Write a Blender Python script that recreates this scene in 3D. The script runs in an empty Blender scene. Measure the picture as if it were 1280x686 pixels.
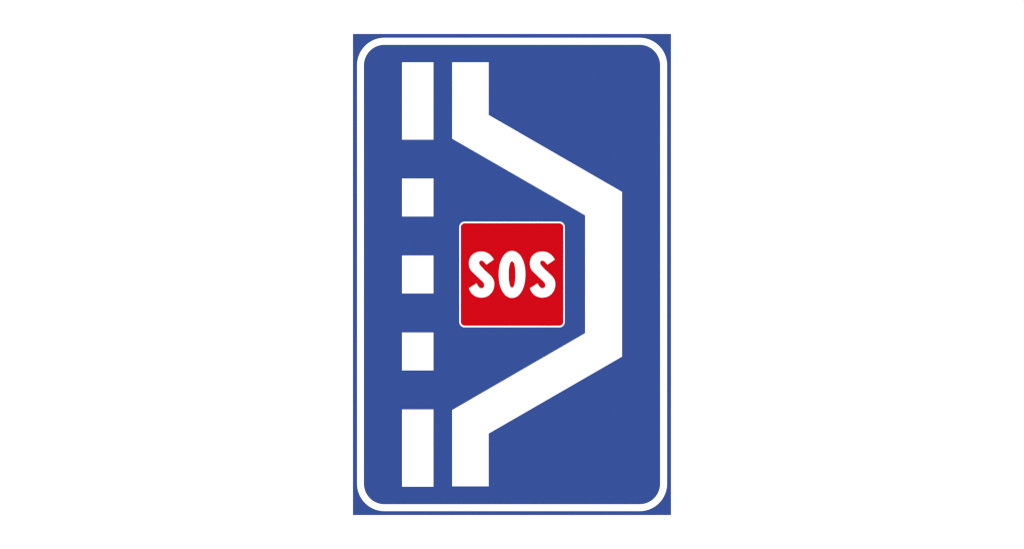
import bpy, bmesh, math

scene = bpy.context.scene
C = scene.collection

# ------------------------------------------------------------------ camera, world, lamp
PX = 1.35 / 599.7          # metres per photograph pixel at the face of the sign (sign is 1.35 m tall)
CX, CY = 640.0, 343.0      # photograph centre
ZC = 1.75                  # height of the sign's centre above the ground
T_PLATE = 0.004            # aluminium plate
T_FILM = 0.0005            # thickness of each applied film
DIST = 10.0

cam_d = bpy.data.cameras.new('camera')
cam = bpy.data.objects.new('camera', cam_d)
C.objects.link(cam)
cam.location = (0, -T_PLATE - DIST, ZC)
cam.rotation_euler = (math.pi / 2, 0, 0)
cam_d.sensor_width = 36
cam_d.lens = 36 * DIST / (1280 * PX)
cam_d.clip_end = 200
scene.camera = cam

world = bpy.data.worlds.new('World')
scene.world = world
world.use_nodes = True
bg = world.node_tree.nodes['Background']
bg.inputs['Color'].default_value = (1, 1, 1, 1)
bg.inputs['Strength'].default_value = 0.36

# one round studio lamp just above the camera axis
ld = bpy.data.lights.new('studio_lamp', 'AREA')
ld.shape = 'DISK'
ld.size = 1.6
ld.energy = 1800
lamp = bpy.data.objects.new('studio_lamp', ld)
C.objects.link(lamp)
lamp.location = (0, -14.0, ZC + 0.7)
lamp.rotation_euler = (math.pi / 2 - math.atan2(0.7, 14.0), 0, 0)

scene.view_settings.view_transform = 'Standard'
scene.view_settings.look = 'None'
scene.view_settings.exposure = 0
scene.view_settings.gamma = 1
scene.render.engine = 'CYCLES'
scene.cycles.filter_width = 1.2
scene.cycles.use_denoising = True


# ------------------------------------------------------------------ materials
def material(name, col, rough=0.9, spec=0.04, vary=0.012, scale=9.0, bump=0.0):
    """Painted or film surface: even base colour with a faint, large-scale mottling."""
    m = bpy.data.materials.new(name)
    m.use_nodes = True
    nt = m.node_tree
    b = nt.nodes['Principled BSDF']
    b.inputs['Roughness'].default_value = rough
    b.inputs['Specular IOR Level'].default_value = spec
    tc = nt.nodes.new('ShaderNodeTexCoord')
    nz = nt.nodes.new('ShaderNodeTexNoise')
    nz.inputs['Scale'].default_value = scale
    nz.inputs['Detail'].default_value = 4
    nt.links.new(tc.outputs['Object'], nz.inputs['Vector'])
    mx = nt.nodes.new('ShaderNodeMix')
    mx.data_type = 'RGBA'
    mx.inputs['A'].default_value = tuple(c * (1 - vary) for c in col) + (1,)
    mx.inputs['B'].default_value = tuple(min(1, c * (1 + vary)) for c in col) + (1,)
    nt.links.new(nz.outputs['Fac'], mx.inputs['Factor'])
    nt.links.new(mx.outputs['Result'], b.inputs['Base Color'])
    if bump:
        nb = nt.nodes.new('ShaderNodeTexNoise')
        nb.inputs['Scale'].default_value = 180
        nt.links.new(tc.outputs['Object'], nb.inputs['Vector'])
        bp = nt.nodes.new('ShaderNodeBump')
        bp.inputs['Strength'].default_value = bump
        bp.inputs['Distance'].default_value = 0.0005
        nt.links.new(nb.outputs['Fac'], bp.inputs['Height'])
        nt.links.new(bp.outputs['Normal'], b.inputs['Normal'])
    return m


BLUE = material('blue_film', (0.0288, 0.0650, 0.2570))
RED = material('red_film', (0.5120, 0.0009, 0.0061))
WHITE = material('white_film', (0.82, 0.82, 0.82), vary=0.006)
WALL = material('white_plaster', (0.84, 0.84, 0.84), rough=0.9, spec=0.05, bump=0.15)


# ------------------------------------------------------------------ shape helpers
def pt(x, y, base=(CX, CY)):
    """Sign drawing coordinates (right, down) to local metres on the sign face (x, z)."""
    return ((x - base[0]) * PX, -(y - base[1]) * PX)


def link(name, bm, mat, parent=None):
    bmesh.ops.recalc_face_normals(bm, faces=bm.faces)
    me = bpy.data.meshes.new(name)
    bm.to_mesh(me)
    bm.free()
    me.materials.append(mat)
    o = bpy.data.objects.new(name, me)
    C.objects.link(o)
    o.parent = parent
    return o


def slab(outline, y0, y1):
    """Closed prism of one outline, from depth y0 (back) to y1 (front, more negative)."""
    bm = bmesh.new()
    b = [bm.verts.new((x, y0, z)) for x, z in outline]
    f = [bm.verts.new((x, y1, z)) for x, z in outline]
    bm.faces.new(f)
    bm.faces.new(b[::-1])
    n = len(outline)
    for i in range(n):
        j = (i + 1) % n
        bm.faces.new((b[i], b[j], f[j], f[i]))
    return bm


def ring(outer, inner, y0, y1):
    """Closed band between two outlines with the same number of points."""
    bm = bmesh.new()
    L = [[bm.verts.new((x, y, z)) for x, z in o] for o, y in
         ((outer, y0), (outer, y1), (inner, y1), (inner, y0))]
    n = len(outer)
    for k in range(4):
        a, b = L[k], L[(k + 1) % 4]
        for i in range(n):
            j = (i + 1) % n
            bm.faces.new((a[i], a[j], b[j], b[i]))
    return bm


def rect(x0, y0, x1, y1):
    return [pt(x0, y0), pt(x1, y0), pt(x1, y1), pt(x0, y1)]


def rounded(x0, y0, x1, y1, r, n=24):
    out = []
    for cx, cy, a0 in ((x1 - r, y0 + r, -90), (x1 - r, y1 - r, 0), (x0 + r, y1 - r, 90), (x0 + r, y0 + r, 180)):
        for k in range(n + 1):
            a = math.radians(a0 + 90 * k / n)
            out.append(pt(cx + r * math.cos(a), cy + r * math.sin(a)))
    return out


def superellipse(x0, y0, x1, y1, e, n=128):
    cx, cy, rx, ry = (x0 + x1) / 2, (y0 + y1) / 2, (x1 - x0) / 2, (y1 - y0) / 2
    out = []
    for k in range(n):
        a = 2 * math.pi * k / n
        c, s = math.cos(a), math.sin(a)
        out.append(pt(cx + rx * math.copysign(abs(c) ** (2 / e), c), cy + ry * math.copysign(abs(s) ** (2 / e), s)))
    return out


def path(start, segs, n=16):
    """Outline from straight segments (one point) and cubic curves (three points)."""
    out = [start]
    for s in segs:
        if len(s) == 1:
            out.append(s[0])
            continue
        p0 = out[-1]
        for k in range(1, n + 1):
            t = k / n
            u = 1 - t
            out.append(tuple(u**3 * p0[i] + 3*u*u*t * s[0][i] + 3*u*t*t * s[1][i] + t**3 * s[2][i] for i in (0, 1)))
    if math.dist(out[0], out[-1]) < 1e-6:
        out.pop()
    return out


def grow(outline, d):
    """The outline moved outwards by d drawing units (inwards when negative), mitred at its corners."""
    n = len(outline)
    area = sum(outline[i][0] * outline[(i + 1) % n][1] - outline[(i + 1) % n][0] * outline[i][1] for i in range(n))
    s = (1 if area > 0 else -1) * d * PX
    out = []
    for i in range(n):
        (ax, ay), (bx, by), (cx, cy) = outline[i - 1], outline[i], outline[(i + 1) % n]
        l1, l2 = math.hypot(bx - ax, by - ay), math.hypot(cx - bx, cy - by)
        n1 = ((by - ay) / l1, -(bx - ax) / l1)
        n2 = ((cy - by) / l2, -(cx - bx) / l2)
        k = 1 + n1[0] * n2[0] + n1[1] * n2[1]
        out.append((bx + s * (n1[0] + n2[0]) / k, by + s * (n1[1] + n2[1]) / k))
    return out


# the bold S, drawn in its own units
S_PATH = path((716, 292), [
    ((525, 424),),
    ((478, 370), (450, 322), (398, 320)),
    ((365, 319), (345, 340), (345, 372)),
    ((345, 415), (385, 450), (470, 540)),
    ((585, 646),),
    ((675, 725), (728, 790), (728, 912)),
    ((728, 1100), (590, 1251), (405, 1251)),
    ((240, 1253), (125, 1160), (78, 1009)),
    ((278, 884),),
    ((320, 960), (345, 1008), (400, 1008)),
    ((440, 1008), (467, 975), (467, 935)),
    ((467, 890), (440, 860), (405, 828)),
    ((220, 656),),
    ((190, 625),),
    ((115, 560), (78, 490), (78, 385)),
    ((78, 200), (215, 84), (400, 84)),
    ((545, 84), (655, 170), (716, 292)),
])


def s_outline(x0):
    return [pt(x0 + x / 20.175, 310 + y / 20.175) for x, y in S_PATH]


# ------------------------------------------------------------------ the setting: a plain white wall
bm = bmesh.new()
bmesh.ops.create_cube(bm, size=1)
bmesh.ops.scale(bm, vec=(9, 0.25, 5), verts=bm.verts)
bmesh.ops.translate(bm, vec=(0, 0.125, 2.0), verts=bm.verts)
wall = link('wall', bm, WALL)
wall['kind'] = 'structure'
wall['label'] = 'plain white wall behind the blue road sign'

# ------------------------------------------------------------------ the sign
sign = bpy.data.objects.new('road_sign', None)
C.objects.link(sign)
sign.location = (0, 0, ZC)
sign['label'] = 'blue rectangular emergency lay-by road sign with red SOS square on white wall'
sign['category'] = 'road sign'

TRIM = 0.28                                   # films are cut this much inside their printed outline
F0 = -T_PLATE
F1 = F0 - T_FILM
F2 = F1 - T_FILM
F3 = F2 - T_FILM
E = 0.0001                                    # film backs sit a hair inside what they are stuck to

plate = link('plate', slab(grow(rect(441.45, 43.1, 838.45, 642.8), TRIM), 0.0005, F0), BLUE, sign)

link('border', ring(grow(rounded(446.05, 47.4, 834.1, 638.5, 34.6), -TRIM), grow(rounded(455.1, 56.6, 824.9, 629.4, 25.4), TRIM),
                    F0 + E, F1), WHITE, sign)

for y0, y1, lab in ((78.0, 175.0, 'long white lane dash at the top'), (223.0, 270.9, None),
                    (319.0, 366.9, None), (415.1, 462.9, None),
                    (511.1, 608.0, 'long white lane dash at the bottom')):
    d = link('lane_dash', slab(grow(rect(502.3, y0, 542.05, y1), -TRIM), F0 + E, F1), WHITE, sign)
    if lab:
        d['label'] = lab

bay = [(564.95, 78.0), (611.05, 78.0), (611.05, 143.8), (777.8, 239.8), (777.8, 445.6),
       (611.05, 541.6), (611.05, 607.5), (564.95, 607.5), (564.95, 512.0), (731.1, 416.1),
       (731.1, 269.3), (564.95, 173.7)]
link('lay_by_edge_line', slab(grow([pt(*p) for p in bay], -TRIM), F0 + E, F1), WHITE, sign)

panel = link('emergency_panel', slab(grow(rounded(576.1, 279.05, 704.0, 406.9, 4.9), 0.1), F1 + E, F2), RED, sign)
panel['label'] = 'red square panel lettered SOS'
link('edging', slab(grow(rounded(573.95, 276.85, 706.15, 409.1, 7.0), -0.15), F0 + E, F1), WHITE, panel)
link('letter', slab(grow(s_outline(582.0), -TRIM), F2 + E, F3), WHITE, panel)
link('letter', ring(grow(superellipse(623.15, 313.4, 656.95, 372.4, 2.1), -TRIM), grow(superellipse(636.1, 326.9, 644.0, 359.1, 2.3), TRIM),
                    F2 + E, F3), WHITE, panel)
link('letter', slab(grow(s_outline(658.25), -TRIM), F2 + E, F3), WHITE, panel)
